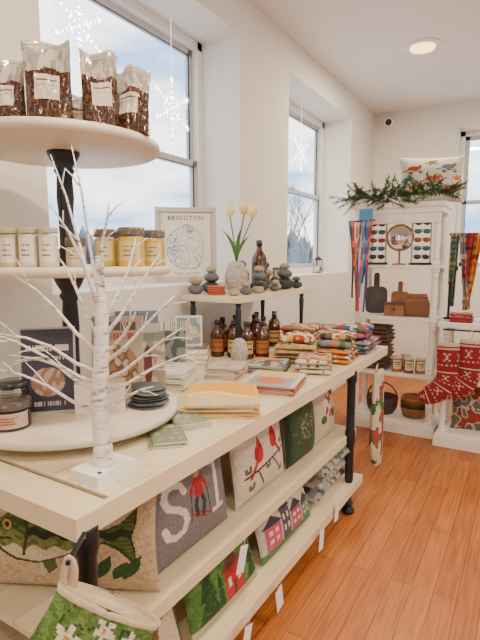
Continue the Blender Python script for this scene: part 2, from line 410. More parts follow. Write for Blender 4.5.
g.box((.0,0,.0335),(.012,.006,.003),BLACK,RZ(-YAW)@T(.035,-.05,0))
tp,tr1=smooth([P2(105,460),P2(104,430),P2(103,395),P2(106,350),P2(108,310),P2(108,280),P2(106,250)],40,[.028,.024,.023,.021,.018,.012,.006])
tr1=[r*(1+.06*math.sin(i*1.9)) for i,r in enumerate(tr1)]
g.sweep(tp,tr1,None,BIR,16)
BR=[[(108,300),(100,240),(88,148)],[(107,310),(85,235),(58,152)],[(110,290),(112,240),(122,200)],[(103,345),(62,300),(22,268)],[(102,385),(55,348),(-4,320)],[(101,405),(50,378),(0,362)],[(103,365),(66,334),(28,318)],
[(108,330),(140,285),(163,248)],[(109,355),(150,318),(180,288)],[(107,385),(158,358),(206,338)],[(109,372),(150,345),(190,315)],[(106,400),(132,385),(164,368)],[(109,312),(130,270),(138,232)],[(104,330),(80,280),(52,240)],[(107,300),(98,255),(78,205)],[(103,375),(70,358),(20,345)],[(108,345),(135,322),(150,300)]]
for k,bq in enumerate(BR):
    y1=random.uniform(-.13,.07)
    p=[P2(*bq[0]),P2(*bq[1],y1*.5),P2(*bq[2],y1)]
    m1=(p[0]+p[1])/2+Vector((0,0,-.008)); m2=(p[1]+p[2])/2+Vector((.004,0,.006))
    g.sweep([p[0],m1,p[1],m2,p[2]],[.0060,.0049,.0040,.0030,.0015],None,BIR,7)
    for t in (.5,.8):
        base=p[1].lerp(p[2],(t-.5)*2)
        d=(p[2]-p[1]).normalized(); s=random.choice((-1,1))
        q=(d+Vector((-d.z*s,random.uniform(-.4,.3),d.x*s))*.6).normalized()
        ln=random.uniform(.04,.09)
        g.sweep([base,base+q*ln*.5+Vector((0,0,.004)),base+q*ln],[.0024,.0019,.001],None,BIR,6)
g.done('birch_twig_tree',loc=(-.985,.925,ZT),rot=(0,0,YAW),bevel=0)

# ================================================================ PAPER GOODS ON TABLE
def stack(name,x,y,z,w,d,sheets,rot,cov,th=.006,jit=.01):
    g=G(); zz=0
    for i in range(sheets):
        M=T(random.uniform(-jit,jit),random.uniform(-jit,jit),zz)@RZ(random.uniform(-.07,.07) if jit else 0)
        g.box((0,0,th/2),(w*.985,d*.985,th-.0016),PAGES,M)
        c=cov(.5,.5)
        g.box((0,0,.0006),(w,d,.001),PAPER,M,col=tuple(q*.8 for q in c))
        if i==sheets-1: g.grid(44,int(44*d/w),lambda a,b:((a-.5)*w,(b-.5)*d,th),PAPER,cov,M,smooth=False)
        else: g.box((0,0,th-.0005),(w,d,.001),PAPER,M,col=c)
        zz+=th
    g.done(name,loc=(x,y,z),rot=(0,0,rot)); return z+zz
def cov(base,acc,k,txt=True):
    def f(u,v):
        if txt and .82<v<.92 and .12<u<.88 and nz(u,k,26)>-.12: return acc
        if .15<v<.7 and .12<u<.88:
            q=nz(u,v,5,k); return tuple(c*.55+a*.45 for c,a in zip(base,acc)) if q>.1 else base
        return base
    return f
stack('booklet_stack',-1.01,1.23,ZT,.11,.17,2,.75,cov((.19,.22,.13),(.5,.5,.4),1),.008)
stack('booklet_stack',-1.05,1.40,ZT,.11,.17,3,.95,cov((.24,.27,.17),(.55,.55,.45),2),.007)
def c_yel(u,v):
    e=.5+.12*math.sin(u*5)
    if v<.04 and (int(u*40)%2==0): return (.1,.1,.1)
    if v>e: return (.80,.36,.025)
    if v>e-.06: return (.78,.7,.5)
    if v>e-.2: return (.78,.50,.12)
    return (.70,.5,.2) if nz(u,v,5)>0 else (.6,.48,.28)
stack('magazine_stack',-1.055,1.64,ZT,.28,.34,9,.55,c_yel,.0055)
def c_gr(u,v):
    if u<.12 or u>.9: return (.55,.52,.45)
    if v>.62: return (.72,.45,.14)
    if el(u,v,(.5,.35),(.28,.2)): return (.6,.14,.04)
    return (.28,.31,.30)
stack('magazine_stack',-1.005,2.00,ZT,.25,.28,7,.25,c_gr,.006)
def c_bw(u,v): return (.68,.22,.05) if (v>.7 and u<.7) else ((.08,.08,.09) if nz(u,v,5,4)>.05 else (.42,.4,.36))
stack('magazine_stack',-1.18,2.31,ZT,.19,.22,7,.3,c_bw,.006)
stack('booklet_stack',-1.43,1.80,ZT,.17,.24,9,.35,cov((.62,.57,.48),(.2,.22,.25),3),.009)
stack('booklet_stack',-1.30,2.06,ZT,.16,.18,8,.3,cov((.5,.45,.35),(.45,.14,.06),4),.008)
stack('book_stack',-1.60,2.16,ZT,.2,.2,4,.5,cov((.16,.12,.08),(.5,.45,.32),5),.028,.006)
def c_card(u,v):
    if min(u,1-u,v,1-v)<.07: return (.70,.66,.56)
    return (.2,.25,.3) if nz(u,v,6,3)>.05 else ((.5,.4,.25) if nz(u,v,9,1)>0 else (.6,.55,.45))
panel('greeting_card',-1.60,2.15,1.0125,.15,.17,.004,c_card,YAW+.1,.12)
def c_b1(u,v):
    if v>.8: return (.12,.16,.22)
    if el(u,v,(.5,.4),(.3,.26)): return (.3,.25,.2) if nz(u,v,9)>0 else (.6,.56,.5)
    return (.42,.42,.38)
panel('photo_book',-1.71,1.86,ZT,.22,.33,.03,c_b1,YAW+.2,.15)
def c_b2(u,v):
    if v>.82 and nz(u,1,25)>-.1: return (.65,.6,.45)
    return (.06,.09,.08) if nz(u,v,4,2)>-.05 else (.2,.23,.22)
panel('photo_book',-1.58,1.97,ZT,.15,.27,.03,c_b2,YAW+.0,.15)
EGG=mat('speckled_stone',(.40,.36,.30),.85,bump=.6,bscale=50,var=.35,vscale=70)
def eggv(name,x,y,z,r,h):
    g=G(); P=[(r*.45,0)]+[(r*(.45+.55*math.sin(pi*(t*.86+.06)))*(1-.12*t) if t<.97 else r*.3,h*t) for t in [k/14 for k in range(1,15)]]
    g.lathe(P,EGG,28); return g.done(name,loc=(x,y,z))
eggv('stone_bud_vase',-1.365,2.30,ZT,.052,.155)
eggv('stone_bud_vase',-1.60,2.66,ZR,.078,.20)
PET=mat('tulip_petal',(.84,.68,.30),.5,var=.15,vscale=20)
g=G()
for (tx,tz,dy) in ((-.04,.285,0),(.05,.30,.03),(.10,.275,-.02)):
    pts=[(0,0,.0),(tx*.3,dy*.3,tz*.4),(tx*.7,dy*.7,tz*.75),(tx,dy,tz)]
    g.sweep(pts,.004,None,GREEN,7)
    for k in range(5):
        a=k*2*pi/5
        def pf(u,v,a=a,tx=tx,dy=dy,tz=tz):
            w=.026*math.sin(pi*(v*.85+.1))*(u-.5)*2; r=.006+.026*math.sin(pi*min(1,v*.8+.1)); ang=a+w/.024
            return (tx+r*math.cos(ang),dy+r*math.sin(ang),tz+v*.08)
        g.grid(6,8,pf,PET)
for s,ln in((-1,.24),(1,.2),(.4,.26)):
    def lf(u,v,s=s,ln=ln): return (s*.09*v*v+.0+(u-.5)*.026*math.sin(pi*(v*.9+.1)),-.02*v+.012*abs(u-.5),ln*v*(1-.15*v))
    g.grid(5,10,lf,GREEN)
g.done('tulip_bunch',loc=(-1.60,2.66,ZR+.192),rot=(0,0,YAW))
def bottle(name,x,y,z,r,h,lab=(.6,.4,.18),cap=(.02,.02,.02)):
    g=G()
    P=[(r*.9,0),(r,.006)]+[(r,h*k/20) for k in range(1,13)]+[(r*.9,h*.68),(r*.55,h*.76),(r*.36,h*.82),(r*.36,h*.9)]
    def cf(a,zz):
        t=zz/h
        if .15<t<.52 and adiff(a,LB)<1.1:
            return (.2,.09,.03) if (abs(t-.42)<.04 or abs(t-.28)<.02) and adiff(a,LB)<.8 else lab
        return (.07,.02,.006)
    g.lathe(P,GLOSS,30,I4,cf); g.lathe([(r*.42,h*.89),(r*.42,h)],GLOSS,16,I4,lambda a,z:cap)
    g.done(name,loc=(x,y,z))
for i,(x,y) in enumerate([(-1.62,2.47),(-1.52,2.50),(-1.68,2.62),(-1.43,2.50),(-1.36,2.56),(-1.68,2.78),(-1.57,2.62),(-1.48,2.96),(-1.45,2.66),(-1.58,2.86),(-1.48,2.80),(-1.64,3.0),(-1.55,3.1)]):
    bottle('syrup_bottle',x,y,ZT,.042,.22,lab=(.62,.4,.16) if i%2 else (.4,.13,.05))
bottle('syrup_bottle',-1.62,3.0,ZR,.052,.34,lab=(.12,.1,.09),cap=(.02,.02,.02))
g=G(); g.lathe([(.04,0),(.07,.02),(.08,.06),(.074,.06),(.06,.022),(.002,.014)],DWOOD,28,cap=False); g.lathe([(.04,0),(.04,.002)],DWOOD,20)
g.done('wooden_bowl',loc=(-1.745,2.30,ZT))
g=G()
RED=mat('red_clay',(.42,.08,.035),.7,var=.15)
for i in range(5): g.lathe([(.050,i*.011),(.054,i*.011+.002),(.054,i*.011+.008),(.050,i*.011+.01)],RED,28,T(random.uniform(-.004,.004),random.uniform(-.004,.004),0))
g.done('clay_coaster_stack',loc=(-1.62,2.46,ZR))
STG=[mat('stone_grey',(.11,.115,.12),.7,bump=.4,var=.25,vscale=25),mat('stone_tan',(.36,.28,.19),.8,bump=.4,var=.25,vscale=25),mat('stone_dark',(.035,.035,.04),.6,bump=.4,var=.3,vscale=25)]
def cairn(name,x,y,z,rs,k):
    g=G(); zz=0
    for i,r in enumerate(rs):
        h=r*.62; g.blob((r,r*.85,h),STG[(k+i)%3],T(random.uniform(-.006,.006),0,zz+h*.96),amp=.14,seed=k*3+i); zz+=h*1.85
    g.done(name,loc=(x,y,z))
for k,(x,y,rs) in enumerate([(-1.755,2.44,(.05,.045)),(-1.49,2.44,(.035,)),(-1.74,2.58,(.06,.05,.035)),(-1.47,2.55,(.04,.025)),(-1.46,2.70,(.04,.03)),(-1.52,2.82,(.06,.05,.035)),(-1.46,2.92,(.035,.03)),(-1.50,3.01,(.045,.035)),(-1.49,3.14,(.068,.055,.035)),(-1.66,3.15,(.066,.06,.04)),(-1.68,2.84,(.07,.06,.045)),(-1.46,3.28,(.045,.03)),(-1.76,3.02,(.045,.04))]):
    cairn('stone_cairn',x,y,ZR,rs,k)
def c_map(u,v):
    if min(u,1-u)<.02 or v<.015 or v>.985: return (.4,.37,.33)
    r=.36+.05*nz(u,v,4,3); d=math.hypot((u-.5)/r,(v-.46)/(r*.95))
    if d<1:
        if d>.975: return (.12,.12,.12)
        if abs(nz(u,v,6,5))<.022 or abs(nz(u,v,11,2))<.03 or abs(nz(u,v,4,8))<.012: return (.14,.14,.14)
        if nz(u,v,6,5)>.3: return (.45,.5,.52)
        return (.74,.71,.64)
    if (.04<v<.055 or .07<v<.08) and .25<u<.75 and nz(u,v,60)>-.1: return (.25,.25,.25)
    return (.76,.72,.63)
o=panel('framed_print',-1.99,2.66,1.333,.35,.44,.01,c_map,YAW+.15,.1,frame=(.03,mat('pale_frame',(.55,.47,.38),.4)),n=130)
text('BRIDGTON',.040,BLACK,o,(0,-.003,.385),(pi/2,0,0),sp=1.25)
g=G()
g.lathe([(.035,0),(.04,.01),(.04,.08),(.015,.11),(.012,.16),(.02,.17),(.018,.2)],DWOOD,16); g.done('wood_candlestick',loc=(-1.74,3.31,ZR))
def c_sm(u,v): return (.12,.07,.05) if min(u,1-u,v,1-v)<.12 else ((.45,.4,.3) if nz(u,v,5)>0 else (.2,.3,.25))
panel('small_framed_picture',-1.60,3.30,ZR,.12,.15,.012,c_sm,YAW+.4,.1)
g=G()
for s in(-1,1):
    for q in(-1,1): g.box((s*.035,q*.035,.07),(.006,.006,.14),DWOOD)
g.box((0,0,.004),(.085,.085,.008),DWOOD);g.box((0,0,.142),(.085,.085,.008),DWOOD);g.lathe([(.05,.146),(.01,.18)],DWOOD,4,RZ(pi/4));g.lathe([(.02,.008),(.02,.07)],PAGES,14)
g.done('candle_lantern',loc=(-1.98,5.0,1.33))
def stripes(cols,n,k=0,pat=.3,dirv=True):
    def f(u,v):
        if not dirv: u,v=v,u
        t=v*n; i=int(t); c=cols[i%len(cols)]; z=t%1
        if i%3==1 and abs(z-.5)<.5-abs(((u*9+k*.3)%1)-.5)*.9: c=cols[(i+1)%len(cols)]
        elif i%3==2 and abs(z-.5)<.22 and int(u*24+k)%2==0: c=cols[(i+2)%len(cols)]
        if nz(u,v,7,k)>.38: c=cols[(i+2)%len(cols)]
        return c
    return f
R_=(.36,.03,.02);Wt=(.62,.54,.42);Bk=(.03,.03,.035);Gn=(.07,.15,.05);Bl=(.05,.10,.22);Or=(.58,.20,.035);Br=(.2,.085,.035);Gy=(.22,.21,.21);Pk=(.42,.1,.13);Tn=(.40,.26,.12);Pu=(.14,.05,.15);Go=(.55,.33,.06)
def folded(name,x,y,z,w,d,n,rot,cols,th=.026,k=0,wr=.010):
    g=G()
    for i in range(n):
        cf=stripes(cols,9+i,k+i)
        M=T(random.uniform(-.012,.012),random.uniform(-.008,.008),th*(i+.5))@RZ(random.uniform(-.06,.06))@RX(-pi/2)@T(0,0,-d/2)
        g.puff(w,d,th*1.15,cf,CLOTH,M,n=48 if i==n-1 else 24,ex=7,pin=.01,back=cols[0],wr=wr,sd=i+k)
    g.done(name,loc=(x,y,z+.002),rot=(0,0,rot))
folded('folded_throw',-1.16,2.62,ZT,.24,.30,4,.35,[Tn,Wt,Go,Gn,Wt,Or],k=1,wr=.015)
folded('folded_throw',-.965,2.40,ZT,.18,.24,3,.35,[Wt,R_,Br,Go,Wt,Gn],k=2,wr=.012)
folded('folded_throw',-.965,2.74,ZT,.23,.28,3,.1,[Or,R_,Wt,Bk,Tn],k=3,wr=.012)
folded('folded_throw',-1.25,2.93,ZT,.22,.26,6,.1,[Br,Tn,R_,Wt,Pu],k=4,wr=.015)
folded('folded_throw',-.965,3.10,ZT,.26,.34,3,.05,[Gy,Wt,Bl,R_,Gn,Pu],k=5,wr=.012)
folded('folded_throw',-1.25,3.20,ZT,.22,.20,5,0,[Pk,Gn,Wt,Br,Gy],k=6)
def socks(name,x,y,z,w,d,rows,cols,k):
    g=G()
    for lv in range(rows):
        nn_=5-lv
        for i in range(nn_):
            yy=-d/2+d*(i+.5+lv*.5)/5; cs=[random.choice(cols) for _ in range(4)]
            ang=random.uniform(-.35,.35); L=w*random.uniform(.85,1.05)
            pts=[(-L/2,0,0),(-L*.3,0,.004),(0,0,.006),(L*.3,0,.003),(L/2,0,-.002)]
            p_,a_=smooth(pts,26,[.016,.030,.031,.030,.018])
            def cf(t,a,cs=cs):
                i_=int(t*13)
                if i_%3==1 and int(a*4/pi)%2: return cs[2]
                return cs[(i_//2)%4]
            g.sweep(p_,a_,[r*.68 for r in a_],CLOTH,16,colf=cf,M=T(random.uniform(-.01,.01),yy,.022+lv*.036)@RZ(ang),up=(0,0,1))
    g.done(name,loc=(x,y,z),rot=(0,0,.2))
CS=[R_,Wt,Bk,Gn,Or,Br,Gy,Wt,Tn,Wt]
socks('wool_sock_pile',-.965,2.74,ZT+.084,.20,.25,2,CS,1)
socks('wool_sock_pile',-.965,3.10,ZT+.084,.22,.30,2,[Gy,Wt,Pk,Pu,Wt,Bl,R_,Gn],2)
socks('wool_sock_pile',-1.16,2.62,ZT+.11,.19,.22,1,[Wt,Wt,Go,R_,Bk],3)

# ================================================================ PILLOWS UNDER TABLE
def pillow(name,x,y,z,w,h,th,cf,yaw,tilt=.2,n=70,back=(.5,.44,.34),pin=.05):
    g=G(); g.puff(w,h,th,cf,CLOTH,n=n,back=back,pin=pin); return g.done(name,loc=(x,y,z),rot=(-tilt,0,yaw))
PY=pi/2-.022
S_=[(.36,.62),(.33,.69),(.26,.72),(.18,.70),(.15,.62),(.18,.54),(.27,.49),(.34,.43),(.36,.35),(.32,.27),(.23,.25),(.16,.28),(.13,.36)]
def c_ski(u,v):
    if pl(u,v,S_)<.030: return (.72,.66,.56)
    if (.75<u<.81 and .27<v<.74) or (.69<u<.87 and (.24<v<.28 or .72<v<.76)): return (.72,.66,.56)
    if el(u,v,(.53,.72),(.03,.035)): return (.6,.35,.22)
    if inp(u,v,[(.495,.74),(.565,.74),(.545,.82)]): return R_
    if inp(u,v,[(.48,.68),(.58,.68),(.585,.5),(.475,.5)]) or pl(u,v,[(.49,.66),(.44,.6),(.43,.55)])<.018 or pl(u,v,[(.57,.66),(.62,.6),(.63,.56)])<.018: return (.42,.02,.03)
    if pl(u,v,[(.50,.5),(.475,.42),(.49,.33)])<.024 or pl(u,v,[(.565,.5),(.585,.42),(.565,.31)])<.024: return (.03,.04,.07)
    if seg(u,v,(.40,.37),(.60,.26))<.011 or seg(u,v,(.47,.37),(.67,.26))<.011: return (.4,.04,.03)
    if seg(u,v,(.43,.56),(.41,.30))<.007 or seg(u,v,(.63,.57),(.66,.3))<.007: return (.05,.05,.05)
    return (.19,.175,.185)
pillow('ski_pillow',-.955+XS(1.3),1.315,ZS+.002,.46,.378,.11,c_ski,PY,.15,n=110)
FB=[(.0,.50),(.05,.60),(.14,.68),(.25,.73),(.40,.74),(.54,.68),(.66,.60),(.76,.57),(.86,.62),(.96,.74),(.955,.6),(.93,.5),(.955,.38),(.94,.27),(.85,.40),(.76,.46),(.64,.42),(.50,.34),(.33,.27),(.18,.29),(.08,.35),(.03,.43)]
def leafs(u,v):
    for (a,b) in (((.62,.16),(.70,.40)),((.70,.14),(.80,.36)),((.80,.14),(.90,.30)),((.86,.14),(.98,.34)),((.74,.62),(.66,.84)),((.80,.66),(.80,.88)),((.87,.68),(.93,.88))):
        L=math.hypot(b[0]-a[0],b[1]-a[1]); t=((u-a[0])*(b[0]-a[0])+(v-a[1])*(b[1]-a[1]))/L/L
        if 0<t<1 and seg(u,v,a,b)<.042*math.sin(pi*t): return True
    return False
def c_fish(u0,v):
    u=(u0-.09)/.86
    if inp(u,v,FB) if u>0 else False:
        edge=not (inp(u-.012,v-.018,FB) and inp(u+.012,v+.018,FB))
        if el(u,v,(.13,.58),(.016,.024)): return (.02,.02,.02)
        if el(u,v,(.13,.58),(.032,.045)): return (.55,.32,.06)
        if pl(u,v,[(0,.49),(.07,.46),(.15,.47)])<.010: return (.03,.03,.02)
        if pl(u,v,[(.24,.70),(.275,.56),(.24,.34)])<.010: return (.03,.05,.02)
        if edge: return (.03,.05,.015)
        mid=.53+.018*math.sin(u*45)
        if abs(v-mid)<.035 and u>.28: return (.02,.035,.015)
        if u>.80: return (.05,.10,.02) if int((v-.5)*60)%2 else (.10,.15,.03)
        if v>mid: return (.05,.10,.02) if nz(u,v,26)>-.1 else (.12,.16,.035)
        if v>mid-.12: return (.19,.23,.06) if nz(u,v,30)>-.15 else (.10,.14,.03)
        return (.60,.54,.34)
    for P in ([(.30,.73),(.36,.83),(.46,.82),(.50,.72)],[(.52,.70),(.58,.79),(.66,.72),(.66,.61)],[(.36,.29),(.40,.17),(.46,.24),(.45,.33)],[(.56,.37),(.62,.27),(.68,.34),(.68,.43)]):
        if inp(u,v,P): return (.10,.14,.03) if int((u+v)*55)%2 else (.05,.08,.02)
    if leafs(u,v): return (.025,.075,.02)
    return (.53,.42,.26) if nz(u,v,30)>-.2 else (.46,.35,.21)
pillow('fish_pillow',-1.18,.945,ZS+.002,.58,.385,.13,c_fish,math.radians(26),.06,n=140)
def c_card2(u,v):
    if seg(u,v,(.1,.3),(.9,.42))<.014 or seg(u,v,(.3,.33),(.42,.12))<.012 or seg(u,v,(.6,.38),(.75,.2))<.012: return (.08,.045,.03)
    for c,s in (((.34,.52),1),((.66,.60),-1)):
        if el(u,v,c,(.085,.115)) or inp(u,v,[(c[0]-.05*s,c[1]+.08),(c[0]+.01*s,c[1]+.22),(c[0]+.07*s,c[1]+.06)]) or seg(u,v,(c[0]-.04*s,c[1]-.08),(c[0]-.15*s,c[1]-.24))<.022: 
            if el(u,v,(c[0]+.05*s,c[1]+.09),(.03,.03)): return (.04,.03,.03)
            if seg(u,v,(c[0]-.02*s,c[1]+.05),(c[0]-.07*s,c[1]-.08))<.02: return (.30,.015,.02)
            return (.46,.02,.02)
        if el(u,v,(c[0]+.09*s,c[1]+.08),(.025,.018)): return Go
    for (a,b) in ((.15,.36),(.85,.5),(.5,.3),(.2,.78),(.8,.82),(.5,.85),(.8,.15),(.2,.15)):
        if el(u,v,(a,b),(.05,.02)) or el(u,v,(a+.03,b+.04),(.018,.045)): return (.06,.14,.05)
        if el(u,v,(a-.03,b+.03),(.022,.022)): return (.42,.03,.03)
    return (.60,.53,.43)
pillow('cardinal_pillow',-.955+XS(1.8),1.82,ZS+.002,.43,.368,.11,c_card2,PY,.15,n=100)
def c_grn(u,v):
    if min(u,1-u,v,1-v)<.06: return (.02,.04,.02)
    if el(u,v,(.5,.5),(.25,.2)) and abs(nz(u,v,9,2))<.09: return (.2,.2,.1)
    return (.035,.07,.03) if nz(u,v,14)>-.25 else (.06,.10,.045)
pillow('green_pillow',-.955+XS(2.2),2.225,ZS+.002,.32,.35,.12,c_grn,PY,.1)
def c_holly(u,v):
    if el(u,v,(.5,.55),(.16,.2)): return (.42,.03,.03) if nz(u,v,10)>-.1 else (.65,.6,.5)
    if el(u,v,(.3,.35),(.1,.07)) or el(u,v,(.72,.4),(.1,.08)): return (.04,.12,.04)
    if el(u,v,(.7,.75),(.08,.07)): return (.05,.05,.05)
    return (.56,.47,.34)
pillow('holly_pillow',-.965+XS(2.5),2.55,ZS+.002,.32,.35,.11,c_holly,PY,.14)
def c_house(u,v):
    if .42<u<.70 and .10<v<.48:
        if (.46<u<.51 or .61<u<.66) and .26<v<.38: return (.65,.6,.45)
        if .54<u<.585 and v<.30: return (.1,.04,.02)
        return (.46,.03,.03) if int(v*40)%4 else (.38,.025,.025)
    if inp(u,v,[(.38,.48),(.56,.70),(.74,.48)]): return (.14,.05,.04)
    for (c,w,b,h) in ((.2,.13,.12,.8),(.87,.10,.12,.7),(.35,.06,.12,.45)):
        for q in range(3):
            if inp(u,v,[(c-w*(1-q*.25),b+h*q*.28),(c+w*(1-q*.25),b+h*q*.28),(c,b+h*(.5+q*.25))]): return (.015,.055,.015) if nz(u,v,30)>-.2 else (.03,.09,.02)
    if v<.10: return (.45,.4,.28)
    return (.07,.16,.03) if nz(u,v,12)>-.2 else (.11,.22,.05)
ZL=.192
pillow('farmhouse_pillow',-.885+XS(1.44),1.44,ZL,.44,.30,.10,c_house,PY,.32,n=100)
def c_vil(u,v):
    hs=[(.06,.24,.34,(.48,.07,.16)),(.32,.16,.46,(.08,.07,.1)),(.50,.22,.32,(.42,.06,.14)),(.74,.20,.26,(.08,.18,.22))]
    for x0,w,h,c in hs:
        if x0<u<x0+w and .12<v<.12+h:
            for a in (.2,.6):
                for b in (.25,.62):
                    if x0+w*a<u<x0+w*(a+.2) and .12+h*b<v<.12+h*(b+.2): return (.75,.6,.25)
            return c
        if inp(u,v,[(x0-.03,.12+h),(x0+w/2,.28+h),(x0+w+.03,.12+h)]): return (.04,.04,.05)
    if v<.12: return (.08,.2,.06)
    if v>.62 and nz(u,v,11)>.18: return (.06,.17,.07)
    return (.5,.46,.42)
pillow('village_pillow',-.89+XS(1.96),1.965,ZL,.50,.29,.10,c_vil,PY,.32,n=100)
def c_pat(cols,k,s=7):
    def f(u,v):
        q=nz(u,v,s,k); return cols[0] if q<-.12 else (cols[1] if q<.12 else cols[2])
    return f
def c_reindeer(u,v):
    if pl(u,v,[(.3,.2),(.34,.45),(.6,.45),(.64,.2)])<.03 or el(u,v,(.47,.5),(.2,.1)) or el(u,v,(.72,.68),(.07,.06)) or seg(u,v,(.62,.5),(.7,.66))<.035: return (.16,.07,.03)
    if pl(u,v,[(.7,.72),(.62,.9),(.55,.85)])<.015 or pl(u,v,[(.74,.72),(.84,.9),(.9,.84)])<.015: return (.16,.07,.03)
    if min(u,1-u,v,1-v)<.07: return (.05,.1,.04)
    return (.54,.46,.32)
pillow('cream_pillow',-.89+XS(1),.99,ZL,.40,.28,.10,c_reindeer,PY,.32)
g=G()
for i,cs in enumerate([((.4,.4,.4),(.5,.47,.4),(.12,.12,.14)),((.45,.42,.35),(.2,.2,.2),(.5,.45,.35)),((.2,.22,.18),(.42,.38,.3),(.08,.14,.08))]):
    cs=[tuple(c*.8 for c in q) for q in cs]
    g.puff(.40,.50,.085,c_pat(cs,i,11),CLOTH,T(.02*i,0,.045+i*.075)@RX(-pi/2)@T(0,0,-.25),n=50,ex=3)
g.done('pillow_pile',loc=(-1.07,2.52,.192),rot=(0,0,-.02))
g=G()
for i,cs in enumerate([((.25,.2,.2),(.4,.35,.3),(.3,.06,.06)),((.4,.4,.35),(.2,.2,.2),(.5,.45,.4))]):
    g.puff(.34,.42,.07,c_pat(cs,i+5,9),CLOTH,T(0,0,.04+i*.07)@RX(-pi/2)@T(0,0,-.21),n=36,ex=3)
g.done('pillow_pile',loc=(-1.47,2.3,ZS+.002))
for (x,y,z,ty) in [(-.85,1.47,.44,.35),(-.79,1.40,.19,.35),(-.79,1.64,.18,-.2),(-.79,2.12,.19,.15),(-.80,2.36,.22,.1)]:
    g=G(); g.box((0,0,-.05),(.055,.0015,.10),WPLAS); g.sweep([(0,0,0),(0,.004,.03),(0,.01,.05)],.0012,None,PAGES,5)
    g.done('price_tag',loc=(x,y,z),rot=(0,ty,pi/2))
# hooked stocking hanging at the near corner
def c_lily(k,a):
    s=math.cos(a)
    for (t0,s0,r) in ((.20,.45,.10),(.30,-.30,.11),(.10,-.10,.08),(.38,.55,.1),(.12,-.6,.07)):
        dx=(s-s0);dy=(k-t0)*3.6; d=math.hypot(dx,dy); an=math.atan2(dy,dx)
        if math.sin(a)<.3 and d<r*2.6*(.35+.65*abs(math.cos(2.5*an+s0*9))): return (.62,.36,.06) if d<.045 else (.76,.72,.58)
    if abs(nz(s,k*3,3,4))<.045: return (.03,.09,.02)
    return (.10,.20,.045) if nz(s,k*4,6,1)>-.1 else (.15,.27,.07)
g=G(); BIND=mat('cream_binding',(.58,.47,.31),.9,bump=.4)
pts,ra,rb=smooth([(.0,0,-.00),(.0,0,-.06),(-.01,0,-.14),(-.02,0,-.22),(-.01,0,-.30),(.04,0,-.36),(.11,0,-.39),(.17,0,-.385)],90,[.110,.112,.111,.108,.104,.095,.075,.03],[.024,.032,.042,.045,.045,.042,.036,.02])
MS=RY(.42)
g.sweep(pts,ra,rb,CLOTH,96,colf=c_lily,M=MS,cap=False)
g.sweep([(0,0,-.014),(0,0,.002),(0,0,.004),(0,0,-.002),(0,0,-.06)],[.112,.114,.108,.104,.100],[.026,.028,.022,.019,.018],BIND,48,M=MS,cap=False)
g.sweep([(0,0,-.06),(0,0,-.062)],[.100,.02],[.018,.004],BIND,24,M=MS)
g.sweep(smooth([(-.085,0,.02),(-.093,0,.05),(-.088,0,.08),(-.08,.0,.100),(-.070,0,.08),(-.072,0,.05),(-.078,0,.02)],24)[0],.008,.003,BIND,8)
g.box((-.08,.045,.094),(.008,.11,.008),BLACK)
g.done('hooked_stocking',loc=(-.703,.662,.793),rot=(0,0,YAW))
def c_fs(t,a):
    q=nz(t*5,math.cos(a)*1.2,2,6)
    if t<.1: return (.5,.44,.34)
    return (.56,.48,.36) if q<.05 else ((.04,.13,.04) if q<.25 else (.38,.03,.03))
g=G()
p_,a_,b_=smooth([(0,0,-.0),(0,0,-.15),(0,0,-.32),(.0,0,-.46),(.04,0,-.55),(.1,0,-.6)],50,[.09,.09,.095,.095,.09,.05],[.022,.03,.035,.035,.03,.02])
g.sweep(p_,a_,b_,CLOTH,40,colf=c_fs)
g.sweep([(-.05,0,0),(-.05,.0,.04),(-.03,-.0,.05),(-.03,0,0)],.004,None,BIND,6)
g.done('hooked_stocking',loc=(-.772,2.99,.80),rot=(0,0,pi/2))

# ================================================================ WINDOW SNOWFLAKES (white, with added glow)
SNF=mat('snowflake_added_glow',(.95,.96,1.0),.5,emit=2.2)  # emission added so the flakes stay white against the bright sky
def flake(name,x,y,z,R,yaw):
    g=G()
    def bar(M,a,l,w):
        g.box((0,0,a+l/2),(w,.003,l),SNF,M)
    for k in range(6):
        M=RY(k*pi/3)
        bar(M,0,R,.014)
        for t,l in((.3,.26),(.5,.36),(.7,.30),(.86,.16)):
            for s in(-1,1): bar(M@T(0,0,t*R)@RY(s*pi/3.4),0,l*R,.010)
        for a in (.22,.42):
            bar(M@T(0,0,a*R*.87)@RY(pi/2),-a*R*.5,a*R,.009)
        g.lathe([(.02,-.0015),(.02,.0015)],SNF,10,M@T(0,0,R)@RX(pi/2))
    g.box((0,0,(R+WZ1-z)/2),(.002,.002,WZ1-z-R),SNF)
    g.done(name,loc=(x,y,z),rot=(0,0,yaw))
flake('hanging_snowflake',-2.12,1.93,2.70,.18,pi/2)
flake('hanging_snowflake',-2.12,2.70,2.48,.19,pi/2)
flake('hanging_snowflake',-2.12,4.82,2.58,.19,pi/2)

